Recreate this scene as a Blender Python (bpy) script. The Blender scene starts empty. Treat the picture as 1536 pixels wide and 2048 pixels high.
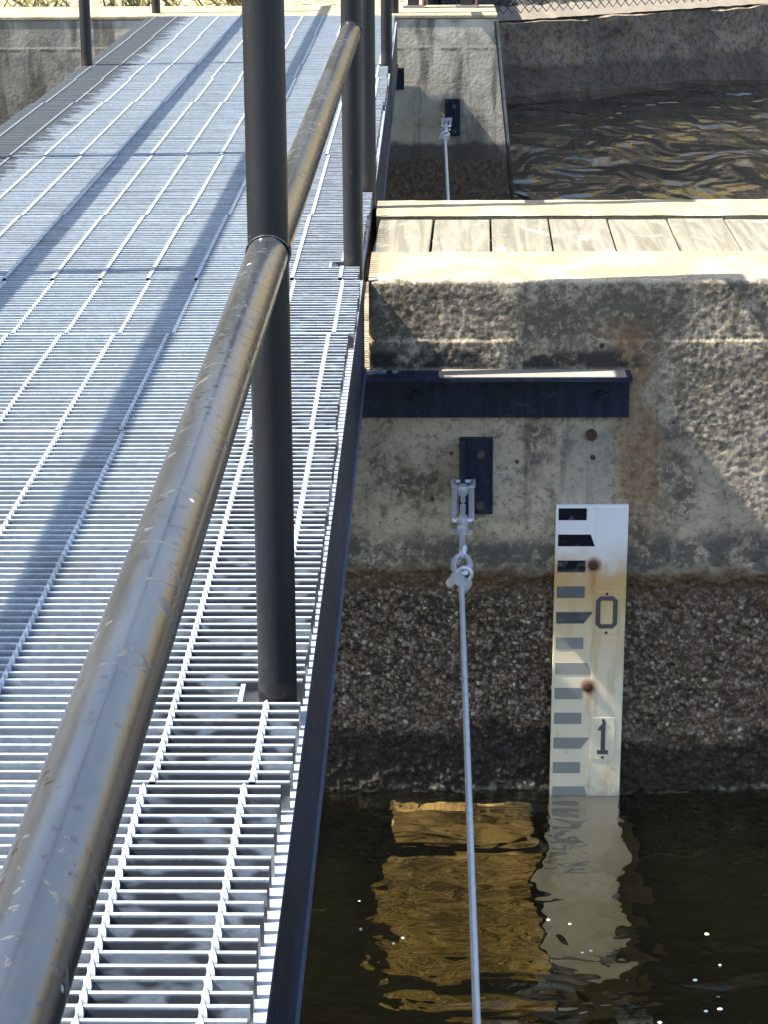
import bpy, math, random
import numpy as np
from mathutils import Vector, Matrix, noise
random.seed(7); rng = np.random.default_rng(7)
S = bpy.context.scene
COL = S.collection

# ------------------------------------------------------------------ camera
H = 0.92
cd = bpy.data.cameras.new('camera'); cam = bpy.data.objects.new('camera', cd); COL.objects.link(cam)
S.camera = cam
cd.sensor_fit = 'VERTICAL'; cd.sensor_height = 36.0; cd.lens = 4500 / 2048 * 36
cd.clip_start = 0.05; cd.clip_end = 900
Yd = Vector((81, -1401, 4500)).normalized()
Dn = Vector((92, 14459, 4500)).normalized(); Dn = (Dn - Yd * Dn.dot(Yd)).normalized()
Zu = -Dn; Xr = Yd.cross(Zu)
cam.matrix_world = Matrix(((Xr[0], -Xr[1], -Xr[2], 0), (Yd[0], -Yd[1], -Yd[2], 0), (Zu[0], -Zu[1], -Zu[2], H), (0, 0, 0, 1)))
S.render.resolution_x, S.render.resolution_y = 768, 1024

# ------------------------------------------------------------------ light
SUN = Vector((1.0, 0.11, -1.24)).normalized()
elev = math.asin(-SUN.z); rot = math.atan2(-SUN.x, -SUN.y)
W = bpy.data.worlds.new('World'); S.world = W; W.use_nodes = True
nt = W.node_tree; bg = nt.nodes['Background']
sky = nt.nodes.new('ShaderNodeTexSky'); sky.sky_type = 'NISHITA'; sky.sun_disc = False
sky.dust_density = 1.5; sky.ozone_density = 1.0; sky.air_density = 1.0; sky.sun_elevation = elev; sky.sun_rotation = rot
nt.links.new(sky.outputs[0], bg.inputs[0]); bg.inputs[1].default_value = 0.105
sd = bpy.data.lights.new('sun', 'SUN'); sun = bpy.data.objects.new('sun', sd); COL.objects.link(sun)
sd.energy = 5.0; sd.angle = math.radians(0.53); sd.color = (1, 0.94, 0.83)
sun.rotation_euler = SUN.to_track_quat('-Z', 'Y').to_euler(); sun.location = (-20, -3, 30)
S.view_settings.view_transform = 'Standard'; S.view_settings.look = 'None'
S.view_settings.exposure = 2.08; S.view_settings.gamma = 1.0

# ------------------------------------------------------------------ helpers
class MB:
    def __init__(s): s.v = []; s.f = []
    def add(s, vs, fs):
        o = len(s.v); s.v += [tuple(p) for p in vs]; s.f += [tuple(i + o for i in q) for q in fs]
    def box(s, x0, x1, y0, y1, z0, z1):
        s.add([(x0, y0, z0), (x1, y0, z0), (x1, y1, z0), (x0, y1, z0), (x0, y0, z1), (x1, y0, z1), (x1, y1, z1), (x0, y1, z1)],
              [(0, 3, 2, 1), (4, 5, 6, 7), (0, 1, 5, 4), (1, 2, 6, 5), (2, 3, 7, 6), (3, 0, 4, 7)])
    def tube(s, pts, r, n=16, caps=True, closed=False):
        pts = [Vector(p) for p in pts]; m = len(pts); rings = []
        up = Vector((0, 0, 1))
        for i, p in enumerate(pts):
            a = pts[i - 1] if (i or closed) else p; b = pts[(i + 1) % m] if (i < m - 1 or closed) else p
            t = (b - a).normalized()
            u = up - t * up.dot(t)
            if u.length < 0.05: u = Vector((1, 0, 0)) - t * t.x
            u.normalize(); w = t.cross(u); up = u
            rr = r[i] if isinstance(r, (list, tuple)) else r
            rings.append([p + (u * math.cos(2 * math.pi * k / n) + w * math.sin(2 * math.pi * k / n)) * rr for k in range(n)])
        vs = [q for g in rings for q in g]; fs = []
        for i in range(m if closed else m - 1):
            j = (i + 1) % m
            for k in range(n):
                k2 = (k + 1) % n
                fs.append((i * n + k, i * n + k2, j * n + k2, j * n + k))
        if caps and not closed:
            fs.append(tuple(range(n - 1, -1, -1))); fs.append(tuple((m - 1) * n + k for k in range(n)))
        s.add(vs, fs)
    def prism(s, poly, d):
        # poly: list of 3-D points (counter-clockwise seen from -d side outward), extruded by vector d
        n = len(poly); P = [Vector(p) for p in poly]; D = Vector(d)
        s.add(P + [p + D for p in P], [tuple(range(n))] + [tuple(range(2 * n - 1, n - 1, -1))] +
              [((i + 1) % n, i, n + i, n + (i + 1) % n) for i in range(n)])
    def blob(s, c, r, n=10, m=6, jit=0.0):
        vs = [(c[0], c[1], c[2] + r[2])]
        for i in range(1, m):
            th = math.pi * i / m
            for k in range(n):
                ph = 2 * math.pi * k / n; q = 1 + random.uniform(-jit, jit)
                vs.append((c[0] + r[0] * q * math.sin(th) * math.cos(ph), c[1] + r[1] * q * math.sin(th) * math.sin(ph), c[2] + r[2] * q * math.cos(th)))
        vs.append((c[0], c[1], c[2] - r[2])); fs = []
        for k in range(n):
            fs.append((0, 1 + k, 1 + (k + 1) % n)); b = 1 + (m - 2) * n
            fs.append((len(vs) - 1, b + (k + 1) % n, b + k))
        for i in range(m - 2):
            for k in range(n):
                a = 1 + i * n; fs.append((a + k, a + n + k, a + n + (k + 1) % n, a + (k + 1) % n))
        s.add(vs, fs)
    def build(s, name, mat, parent=None, smooth=False, kind=None, bevel=0, recalc=False):
        me = bpy.data.meshes.new(name); me.from_pydata(s.v, [], s.f); me.update()
        if recalc:
            import bmesh
            bm = bmesh.new(); bm.from_mesh(me); bmesh.ops.recalc_face_normals(bm, faces=bm.faces); bm.to_mesh(me); bm.free()
        o = bpy.data.objects.new(name, me); COL.objects.link(o)
        if mat: me.materials.append(mat)
        if smooth:
            me.polygons.foreach_set('use_smooth', [True] * len(me.polygons))
            me.set_sharp_from_angle(angle=math.radians(40))
        if bevel:
            b = o.modifiers.new('bevel', 'BEVEL'); b.width = bevel; b.segments = 2; b.limit_method = 'ANGLE'
        if parent: o.parent = parent
        if kind: o['kind'] = kind
        return o

def tag(o, label, cat, group=None):
    o['label'] = label; o['category'] = cat
    if group: o['group'] = group
    return o
def thing(name, label, cat, loc=(0, 0, 0), group=None):
    o = bpy.data.objects.new(name, None); COL.objects.link(o); o.location = loc; o.empty_display_size = 0.1
    return tag(o, label, cat, group)
def copy_tree(o, parent=None):
    c = o.copy(); COL.objects.link(c)
    if parent: c.parent = parent
    for ch in list(o.children): copy_tree(ch, c)
    return c

# ------------------------------------------------------------------ materials
class G:
    """small wrapper for node graphs"""
    def __init__(s, name):
        s.m = bpy.data.materials.new(name); s.m.use_nodes = True; s.t = s.m.node_tree; s.n = s.t.nodes
        s.b = s.n['Principled BSDF']; s.out = s.n['Material Output']
    def new(s, k): return s.n.new(k)
    def set(s, sock, v):
        if isinstance(v, bpy.types.NodeSocket): s.t.links.new(v, sock)
        else:
            if isinstance(v, (tuple, list)) and len(v) == 3 and sock.type == 'RGBA': v = (*v, 1)
            sock.default_value = v
    def pos(s): return s.new('ShaderNodeNewGeometry').outputs['Position']
    def obj(s): return s.new('ShaderNodeTexCoord').outputs['Object']
    def sep(s, v): n = s.new('ShaderNodeSeparateXYZ'); s.set(n.inputs[0], v); return n.outputs
    def scale(s, v, k, off=(0, 0, 0)):
        n = s.new('ShaderNodeMapping'); s.set(n.inputs[0], v); n.inputs['Scale'].default_value = k; n.inputs['Location'].default_value = off; return n.outputs[0]
    def noise(s, v, sc, det=4, rough=0.55, dist=0, col=False):
        n = s.new('ShaderNodeTexNoise'); s.set(n.inputs['Vector'], v); n.inputs['Scale'].default_value = sc; n.inputs['Detail'].default_value = det
        n.inputs['Roughness'].default_value = rough; n.inputs['Distortion'].default_value = dist; return n.outputs[1 if col else 0]
    def vor(s, v, sc, feat='F1', out=0, rnd=1):
        n = s.new('ShaderNodeTexVoronoi'); n.feature = feat; s.set(n.inputs['Vector'], v); n.inputs['Scale'].default_value = sc
        n.inputs['Randomness'].default_value = rnd; return n.outputs[out]
    def math(s, op, a, b=0.0, c=0.0, clamp=False):
        n = s.new('ShaderNodeMath'); n.operation = op; n.use_clamp = clamp
        for i, q in enumerate((a, b, c)): s.set(n.inputs[i], q)
        return n.outputs[0]
    def ss(s, x, a, b):
        """smoothstep from a to b (a may exceed b)"""
        n = s.new('ShaderNodeMapRange'); n.interpolation_type = 'SMOOTHSTEP'; s.set(n.inputs[0], x)
        if a <= b: n.inputs[1].default_value, n.inputs[2].default_value = a, b
        else:
            n.inputs[1].default_value, n.inputs[2].default_value = b, a; n.inputs[3].default_value, n.inputs[4].default_value = 1, 0
        return n.outputs[0]
    def mix(s, f, a, b, mode='MIX'):
        n = s.new('ShaderNodeMix'); n.data_type = 'RGBA'; n.blend_type = mode; s.set(n.inputs[0], f); s.set(n.inputs[6], a); s.set(n.inputs[7], b); return n.outputs[2]
    def ramp(s, x, *st):
        n = s.new('ShaderNodeValToRGB'); s.set(n.inputs[0], x); r = n.color_ramp
        while len(r.elements) < len(st): r.elements.new(0.5)
        for e, (p, c) in zip(r.elements, st): e.position = p; e.color = (*c, 1) if len(c) == 3 else c
        return n.outputs[0]
    def bump(s, h, k=0.3, d=0.01, prev=None):
        n = s.new('ShaderNodeBump'); s.set(n.inputs['Height'], h); n.inputs['Strength'].default_value = k; n.inputs['Distance'].default_value = d
        if prev is not None: s.set(n.inputs['Normal'], prev)
        return n.outputs[0]
    def fin(s, col=None, rough=None, metal=None, nrm=None, spec=None):
        for k, v in (('Base Color', col), ('Roughness', rough), ('Metallic', metal), ('Normal', nrm), ('Specular IOR Level', spec)):
            if v is not None: s.set(s.b.inputs[k], v)
        return s.m

def m_galv():
    g = G('galvanised_grating'); p = g.pos(); x, y, z = g.sep(p)
    sp = g.vor(p, 130, 'F1', 1)                     # zinc spangle
    base = g.mix(0.25, (0.32, 0.365, 0.405), g.mix(1.0, (0.37, 0.415, 0.455), g.sep(sp)[0], 'MULTIPLY'))
    streak = g.noise(g.scale(p, (2.2, 44, 60)), 1.0, 3, 0.6)
    base = g.mix(g.ss(streak, 0.42, 0.75), base, (0.18, 0.205, 0.235))
    dirt = g.noise(g.scale(p, (5, 9, 20)), 1.0, 5, 0.7)
    base = g.mix(g.math('MULTIPLY', g.ss(dirt, 0.52, 0.70), 0.55), base, (0.14, 0.145, 0.14))
    # darker colour along both edges: ragged inner border, differs bar by bar
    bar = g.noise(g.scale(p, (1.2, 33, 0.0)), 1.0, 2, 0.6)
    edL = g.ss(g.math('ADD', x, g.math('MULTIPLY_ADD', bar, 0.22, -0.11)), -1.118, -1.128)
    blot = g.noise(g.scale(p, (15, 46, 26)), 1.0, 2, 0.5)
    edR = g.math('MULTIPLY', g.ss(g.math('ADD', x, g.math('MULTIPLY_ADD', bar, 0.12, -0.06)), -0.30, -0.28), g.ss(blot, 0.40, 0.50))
    below = g.ss(z, -0.0002, -0.003)                # right edge: only the bars' sides, their tops keep the base colour
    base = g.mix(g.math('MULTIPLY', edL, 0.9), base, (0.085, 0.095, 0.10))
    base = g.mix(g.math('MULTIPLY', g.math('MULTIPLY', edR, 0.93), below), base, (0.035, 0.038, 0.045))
    return g.fin(base, g.math('MULTIPLY_ADD', streak, 0.3, 0.35), 0.1, g.bump(g.noise(p, 300, 2), 0.08, 0.001))
def m_zinc(name='galvanised_steel', c=(0.55, 0.58, 0.60), r=0.38):
    g = G(name); p = g.pos(); n = g.noise(p, 45, 4)
    return g.fin(g.mix(n, tuple(q * 0.62 for q in c), c), g.math('MULTIPLY_ADD', n, 0.25, r - 0.1), 0.55, g.bump(g.noise(p, 220, 2), 0.15, 0.001))
def m_paint():
    g = G('bronze_post_paint'); p = g.pos(); n = g.noise(g.scale(p, (30, 30, 5)), 1, 4)
    dust = g.noise(p, 160, 3, 0.7)
    c = g.mix(g.ss(n, 0.3, 0.75), (0.005, 0.006, 0.008), (0.010, 0.011, 0.014))
    c = g.mix(g.ss(dust, 0.66, 0.76), c, (0.06, 0.056, 0.052))
    scf = g.noise(g.scale(p, (38, 38, 9)), 1.0, 5, 0.7, 0.8); c = g.mix(g.math('MULTIPLY', g.ss(scf, 0.64, 0.70), 0.5), c, (0.06, 0.055, 0.05))
    zz = g.sep(p)[2]; ft = g.math('MULTIPLY', g.ss(zz, 0.07, 0.0), g.ss(g.noise(p, 42, 4, 0.7), 0.42, 0.6)); c = g.mix(g.math('MULTIPLY', ft, 0.2), c, (0.10, 0.062, 0.035))
    return g.fin(c, g.math('MULTIPLY_ADD', n, 0.25, 0.25), 0.0, g.bump(dust, 0.06, 0.001), 0.4)
def m_rail():
    g = G('weathered_rail_paint'); p = g.pos(); x, y, z = g.sep(p)
    n = g.noise(g.scale(p, (40, 3.5, 40)), 1, 5, 0.6)
    c = g.mix(g.ss(n, 0.3, 0.7), (0.015, 0.0165, 0.019), (0.036, 0.0385, 0.044))
    # dried splashes and scuffs, pale, on the upper side
    sc = g.noise(g.scale(p, (44, 52, 44)), 1.0, 4, 0.6, 1.2)
    big = g.noise(p, 6.5, 3)
    pale = g.math('MULTIPLY', g.ss(sc, 0.60, 0.66), g.ss(big, 0.36, 0.52))
    c = g.mix(g.math('MULTIPLY', pale, 0.34), c, (0.10, 0.10, 0.102))
    wh = g.vor(g.scale(p, (1, 0.7, 1)), 34, 'F1', 0)
    c = g.mix(g.math('MULTIPLY', g.ss(wh, 0.10, 0.06), g.ss(g.noise(p, 13, 1), 0.56, 0.58)), c, (0.7, 0.69, 0.66))
    ch = g.vor(g.scale(p, (1, 0.8, 1), (3, 1, 7)), 85, 'F1', 0)
    chip = g.math('MULTIPLY', g.ss(g.math('ADD', ch, g.math('MULTIPLY_ADD', g.noise(p, 190, 3), 0.6, -0.3)), 0.25, 0.18), g.ss(g.noise(g.scale(p, (1, 1, 1), (4, 4, 4)), 7, 2), 0.42, 0.50))
    wear = g.math('MULTIPLY', g.ss(g.noise(g.scale(p, (30, 9, 30), (7, 7, 7)), 1.0, 5, 0.7), 0.56, 0.66), 0.75); c = g.mix(wear, c, (0.012, 0.012, 0.013))
    c = g.mix(chip, c, (0.014, 0.011, 0.010))
    r = g.math('ADD', g.math('MULTIPLY_ADD', n, 0.16, 0.15), g.math('MULTIPLY', pale, 0.3))
    h = g.math('ADD', g.math('MULTIPLY', pale, 0.5), g.math('SUBTRACT', g.math('MULTIPLY', n, 0.3), g.math('MULTIPLY', chip, 0.3)))
    return g.fin(c, r, 0.0, g.bump(h, 0.25, 0.0012), 0.85)
def m_navy(name='dark_painted_steel', flake=True):
    g = G(name); p = g.pos(); n = g.noise(g.scale(p, (60, 3, 12)), 1, 4, 0.6); k = g.noise(p, 38, 5, 0.65)
    c = g.mix(g.ss(n, 0.3, 0.75), (0.003, 0.006, 0.014), (0.011, 0.022, 0.050))
    if flake: c = g.mix(g.math('MULTIPLY', g.ss(k, 0.58, 0.70), 0.6), c, (0.045, 0.052, 0.064))
    return g.fin(c, g.math('MULTIPLY_ADD', k, 0.4, 0.25), 0.0, g.bump(k, 0.2, 0.002), 0.28)
def m_flat(name, c, r=0.6, metal=0.0, sc=60, var=0.35):
    g = G(name); p = g.pos(); n = g.noise(p, sc, 4, 0.6)
    return g.fin(g.mix(n, tuple(q * (1 - var) for q in c), tuple(min(1, q * (1 + var * 0.6)) for q in c)), r, metal, g.bump(n, 0.2, 0.002))

def m_concrete(name, base=(0.45, 0.378, 0.275), stain=True, fine=1.0, lower=True):
    """weathered cast concrete: lichen mottling, tide mark, exposed aggregate below it"""
    g = G(name); p = g.pos(); x, y, z = g.sep(p)
    n1 = g.noise(p, 3.2, 5, 0.62); n2 = g.noise(p, 21, 5, 0.65); n3 = g.noise(p, 110, 3, 0.6)
    c = g.mix(g.ss(n1, 0.3, 0.72), tuple(q * 0.72 for q in base), tuple(min(1, q * 1.12) for q in base))
    c = g.mix(g.math('MULTIPLY', g.ss(n2, 0.50, 0.72), 0.55), c, (0.12, 0.11, 0.09))
    c = g.mix(g.math('MULTIPLY', g.ss(n2, 0.42, 0.28), 0.55), c, (0.44, 0.40, 0.31))
    c = g.mix(g.math('MULTIPLY', g.ss(n3, 0.56, 0.74), 0.55), c, (0.07, 0.065, 0.055))
    sp1 = g.noise(p, 62, 3, 0.75, 0.5); sp2 = g.noise(p, 150, 2, 0.7)
    c = g.mix(g.math('MULTIPLY', g.ss(sp1, 0.52, 0.68), 0.55), c, (0.065, 0.058, 0.045))
    c = g.mix(g.math('MULTIPLY', g.ss(sp2, 0.40, 0.28), 0.5), c, (0.50, 0.45, 0.35))
    c = g.mix(g.math('MULTIPLY', g.math('MULTIPLY', g.ss(g.noise(p, 4.6, 5, 0.65), 0.46, 0.60), 0.85), g.ss(sp1, 0.34, 0.52)), c, (0.085, 0.076, 0.058))
    # grey lichen and grime under the top edge
    gr = g.math('MULTIPLY', g.ss(g.math('ADD', z, g.math('MULTIPLY_ADD', n1, 0.5, -0.25)), -0.40, -0.16), g.ss(z, -0.0465, -0.06))
    mott = g.ss(g.noise(p, 58, 4, 0.75), 0.42, 0.58)
    c = g.mix(g.math('MULTIPLY', gr, g.math('MULTIPLY_ADD', mott, 0.72, 0.16)), c, (0.092, 0.075, 0.05))
    vh = None
    if lower:
        zz = g.math('ADD', z, g.math('ADD', g.math('MULTIPLY_ADD', n2, 0.06, -0.03), g.math('MULTIPLY_ADD', n1, 0.10, -0.05)))
        band = g.math('MULTIPLY', g.math('MULTIPLY', g.ss(zz, -0.60, -0.655), g.ss(zz, -0.715, -0.69)), g.ss(g.noise(p, 30, 4, 0.7), 0.36, 0.52))
        c = g.mix(g.math('MULTIPLY', band, 0.85), c, g.mix(n3, (0.035, 0.035, 0.032), (0.11, 0.105, 0.09)))
        low = g.ss(zz, -0.695, -0.72)
        dp = g.new('ShaderNodeVectorMath'); dp.operation = 'MULTIPLY_ADD'; g.set(dp.inputs[0], g.noise(p, 70, 2, 0.5, 0, True)); dp.inputs[1].default_value = (0.018,) * 3; g.set(dp.inputs[2], p); dp = dp.outputs[0]
        st = g.vor(dp, 108, 'F1', 1); sv = g.sep(st)[0]
        agg = g.ramp(sv, (0.0, (0.06, 0.038, 0.023)), (0.45, (0.165, 0.12, 0.083)), (0.85, (0.28, 0.215, 0.155)), (0.96, (0.36, 0.29, 0.215)), (1.0, (0.55, 0.50, 0.40)))
        dst = g.vor(dp, 108, 'F1', 0)
        agg = g.mix(g.math('MULTIPLY', g.ss(dst, 0.40, 0.66), 0.8), agg, (0.022, 0.016, 0.011)); agg = g.mix(g.math('MULTIPLY', g.ss(n1, 0.40, 0.65), 0.5), agg, (0.13, 0.09, 0.058)); agg = g.mix(g.math('MULTIPLY', g.ss(g.noise(p, 34, 4, 0.7, 1.0), 0.48, 0.62), 0.55), agg, (0.018, 0.013, 0.010)); agg = g.mix(g.math('MULTIPLY', g.ss(g.noise(p, 105, 3, 0.7), 0.55, 0.7), 0.55), agg, (0.27, 0.225, 0.17))
        agg = g.mix(g.math('MULTIPLY', g.ss(zz, -0.80, -0.73), 0.75), agg, g.mix(n2, (0.055, 0.036, 0.02), (0.19, 0.125, 0.065)))
        c = g.mix(low, c, agg)
        wet = g.ss(g.math('ADD', zz, g.math('MULTIPLY_ADD', n1, 0.16, -0.08)), -1.09, -1.13)
        c = g.mix(g.math('MULTIPLY', wet, 0.82), c, (0.012, 0.010, 0.008)); c = g.mix(g.math('MULTIPLY', g.ss(z, -1.25, -1.29), 0.85), c, (0.024, 0.023, 0.011))
        # thin pale scum line at the water
        c = g.mix(g.math('MULTIPLY', g.math('MULTIPLY', g.ss(zz, -1.232, -1.24), g.ss(zz, -1.262, -1.25)), g.ss(n2, 0.45, 0.6)), c, (0.16, 0.14, 0.10))
    if stain:
        drip = g.noise(g.scale(p, (26, 1, 1.3)), 1.0, 3, 0.65)
        c = g.mix(g.math('MULTIPLY', g.math('MULTIPLY', g.ss(drip, 0.56, 0.64), 0.45), g.math('MULTIPLY', g.ss(z, -0.66, -0.5), g.ss(z, -0.05, -0.12))), c, (0.10, 0.085, 0.06))
        # rust run beside the end of the angle bracket
        dx = g.math('ABSOLUTE', g.math('SUBTRACT', g.math('ADD', x, g.math('MULTIPLY', z, 0.10)), g.math('MULTIPLY_ADD', n2, 0.12, 0.365)))
        ru = g.math('MULTIPLY', g.ss(dx, 0.075, 0.01), g.math('MULTIPLY', g.ss(z, -0.72, -0.5), g.ss(z, -0.10, -0.20)))
        c = g.mix(g.math('MULTIPLY', ru, g.math('MULTIPLY_ADD', sp1, 1.5, -0.15)), c, (0.20, 0.10, 0.035))
        # pale patched rectangle above the gauge
        px = g.math('MULTIPLY', g.ss(x, 0.30, 0.32), g.ss(g.math('ADD', x, g.math('MULTIPLY', n2, 0.02)), 0.43, 0.41))
        pz = g.math('MULTIPLY', g.ss(z, -0.36, -0.39), g.ss(z, -0.60, -0.57))
        c = g.mix(g.math('MULTIPLY', g.math('MULTIPLY', px, pz), 0.38), c, g.mix(n2, (0.27, 0.26, 0.225), (0.37, 0.355, 0.30)))
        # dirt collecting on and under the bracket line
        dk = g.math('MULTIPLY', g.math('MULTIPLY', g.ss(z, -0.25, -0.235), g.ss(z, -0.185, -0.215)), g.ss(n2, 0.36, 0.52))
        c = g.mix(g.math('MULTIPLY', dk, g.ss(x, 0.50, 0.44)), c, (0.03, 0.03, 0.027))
    pit = g.vor(p, 16, 'F1', 0)
    pm = g.ss(g.math('ADD', pit, g.math('MULTIPLY_ADD', n3, 0.10, -0.05)), 0.12, 0.08)
    pm = g.math('MULTIPLY', pm, g.ss(g.noise(p, 6, 1), 0.45, 0.52))
    c = g.mix(g.math('MULTIPLY', pm, 0.9), c, (0.02, 0.018, 0.015))
    h = g.math('SUBTRACT', g.math('ADD', g.math('MULTIPLY', n3, 0.5 * fine), g.math('ADD', g.math('MULTIPLY', n2, 0.22), g.math('MULTIPLY', sp2, 0.3))), pm)
    return g.fin(c, 0.88, 0.0, g.bump(h, 0.55, 0.004 * fine), 0.25)

def m_farwall():
    g = G('stained_abutment_concrete'); p = g.pos(); x, y, z = g.sep(p)
    n1 = g.noise(p, 1.6, 5, 0.62); n2 = g.noise(p, 11, 5, 0.65); n3 = g.noise(p, 60, 3, 0.6)
    c = g.mix(g.ss(n1, 0.3, 0.72), (0.34, 0.305, 0.24), (0.50, 0.455, 0.37))
    c = g.mix(g.math('MULTIPLY', g.ss(n2, 0.48, 0.70), 0.6), c, (0.13, 0.12, 0.10))
    run = g.noise(g.scale(p, (7, 1, 0.9)), 1.0, 4, 0.6)
    c = g.mix(g.math('MULTIPLY', g.ss(run, 0.48, 0.60), 0.72), c, (0.07, 0.063, 0.05))
    lef = g.math('MULTIPLY', g.ss(x, -1.55, -1.8), g.ss(n1, 0.35, 0.55))
    c = g.mix(g.math('MULTIPLY', lef, 0.6), c, (0.055, 0.05, 0.04))
    zz = g.math('ADD', z, g.math('MULTIPLY_ADD', n2, 0.08, -0.04))
    c = g.mix(g.math('MULTIPLY', g.ss(zz, -0.595, -0.625), 0.9), c, (0.055, 0.05, 0.042))
    low = g.ss(zz, -0.665, -0.70)
    st = g.noise(p, 40, 4, 0.7, 0.6)
    c = g.mix(low, c, g.ramp(st, (0.3, (0.03, 0.022, 0.016)), (0.55, (0.085, 0.062, 0.042)), (0.75, (0.19, 0.14, 0.095))))
    jt = g.math('MULTIPLY', g.ss(z, -0.172, -0.167), g.ss(z, -0.155, -0.160))
    c = g.mix(g.math('MULTIPLY', g.math('MULTIPLY', jt, 0.6), g.ss(n2, 0.40, 0.54)), c, (0.035, 0.03, 0.025))
    c = g.mix(g.math('MULTIPLY', g.math('MULTIPLY', g.ss(z, -0.155, -0.150), g.ss(z, -0.142, -0.147)), 0.6), c, (0.46, 0.42, 0.33))
    h = g.math('ADD', n2, g.math('MULTIPLY', n3, 0.4))
    return g.fin(c, 0.9, 0.0, g.bump(h, 0.5, 0.006), 0.25)

def m_top():
    g = G('sunny_concrete_top'); p = g.pos(); n = g.noise(p, 9, 5, 0.62); k = g.noise(p, 90, 3)
    c = g.mix(g.ss(n, 0.35, 0.68), (0.20, 0.165, 0.105), (0.30, 0.26, 0.18)); c = g.mix(g.math('MULTIPLY', g.ss(k, 0.50, 0.68), 0.6), c, (0.13, 0.105, 0.07))
    return g.fin(c, 0.9, 0, g.bump(g.math('ADD', n, k), 0.35, 0.003), 0.2)
def m_wood():
    g = G('weathered_plank'); p = g.obj(); inf = g.new('ShaderNodeObjectInfo').outputs['Random']
    q = g.scale(p, (1, 1, 1)); ad = g.new('ShaderNodeVectorMath'); g.set(ad.inputs[0], q)
    cx = g.new('ShaderNodeCombineXYZ'); g.set(cx.inputs[0], g.math('MULTIPLY', inf, 40)); g.set(cx.inputs[1], g.math('MULTIPLY', inf, 17)); g.set(ad.inputs[1], cx.outputs[0]); q = ad.outputs[0]
    gr = g.noise(g.scale(q, (38, 2.4, 10)), 1.0, 5, 0.62, 0.8); bl = g.noise(g.scale(q, (9, 5, 9)), 1, 3, 0.6, 1.2)
    c = g.mix(g.ss(gr, 0.3, 0.7), (0.10, 0.09, 0.066), (0.175, 0.163, 0.122)); c = g.mix(g.math('MULTIPLY', g.ss(bl, 0.56, 0.70), 0.7), c, (0.27, 0.258, 0.22))
    c = g.mix(g.math('MULTIPLY', g.ss(g.noise(g.scale(q, (26, 6, 9)), 1, 3), 0.60, 0.7), 0.6), c, (0.14, 0.12, 0.08))
    return g.fin(c, 0.8, 0, g.bump(gr, 0.3, 0.003), 0.3)

GALV = m_galv(); ZINC = m_zinc(); PAINT = m_paint(); RAIL = m_rail(); NAVY = m_navy(); BLACK = m_navy('flaking_black_steel')
PIER = m_concrete('pier_concrete'); TOP = m_top(); FARW = m_farwall(); WOOD = m_wood()
RUST = m_flat('rusty_iron', (0.075, 0.03, 0.018), 0.85, 0, 120, 0.6)

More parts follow.
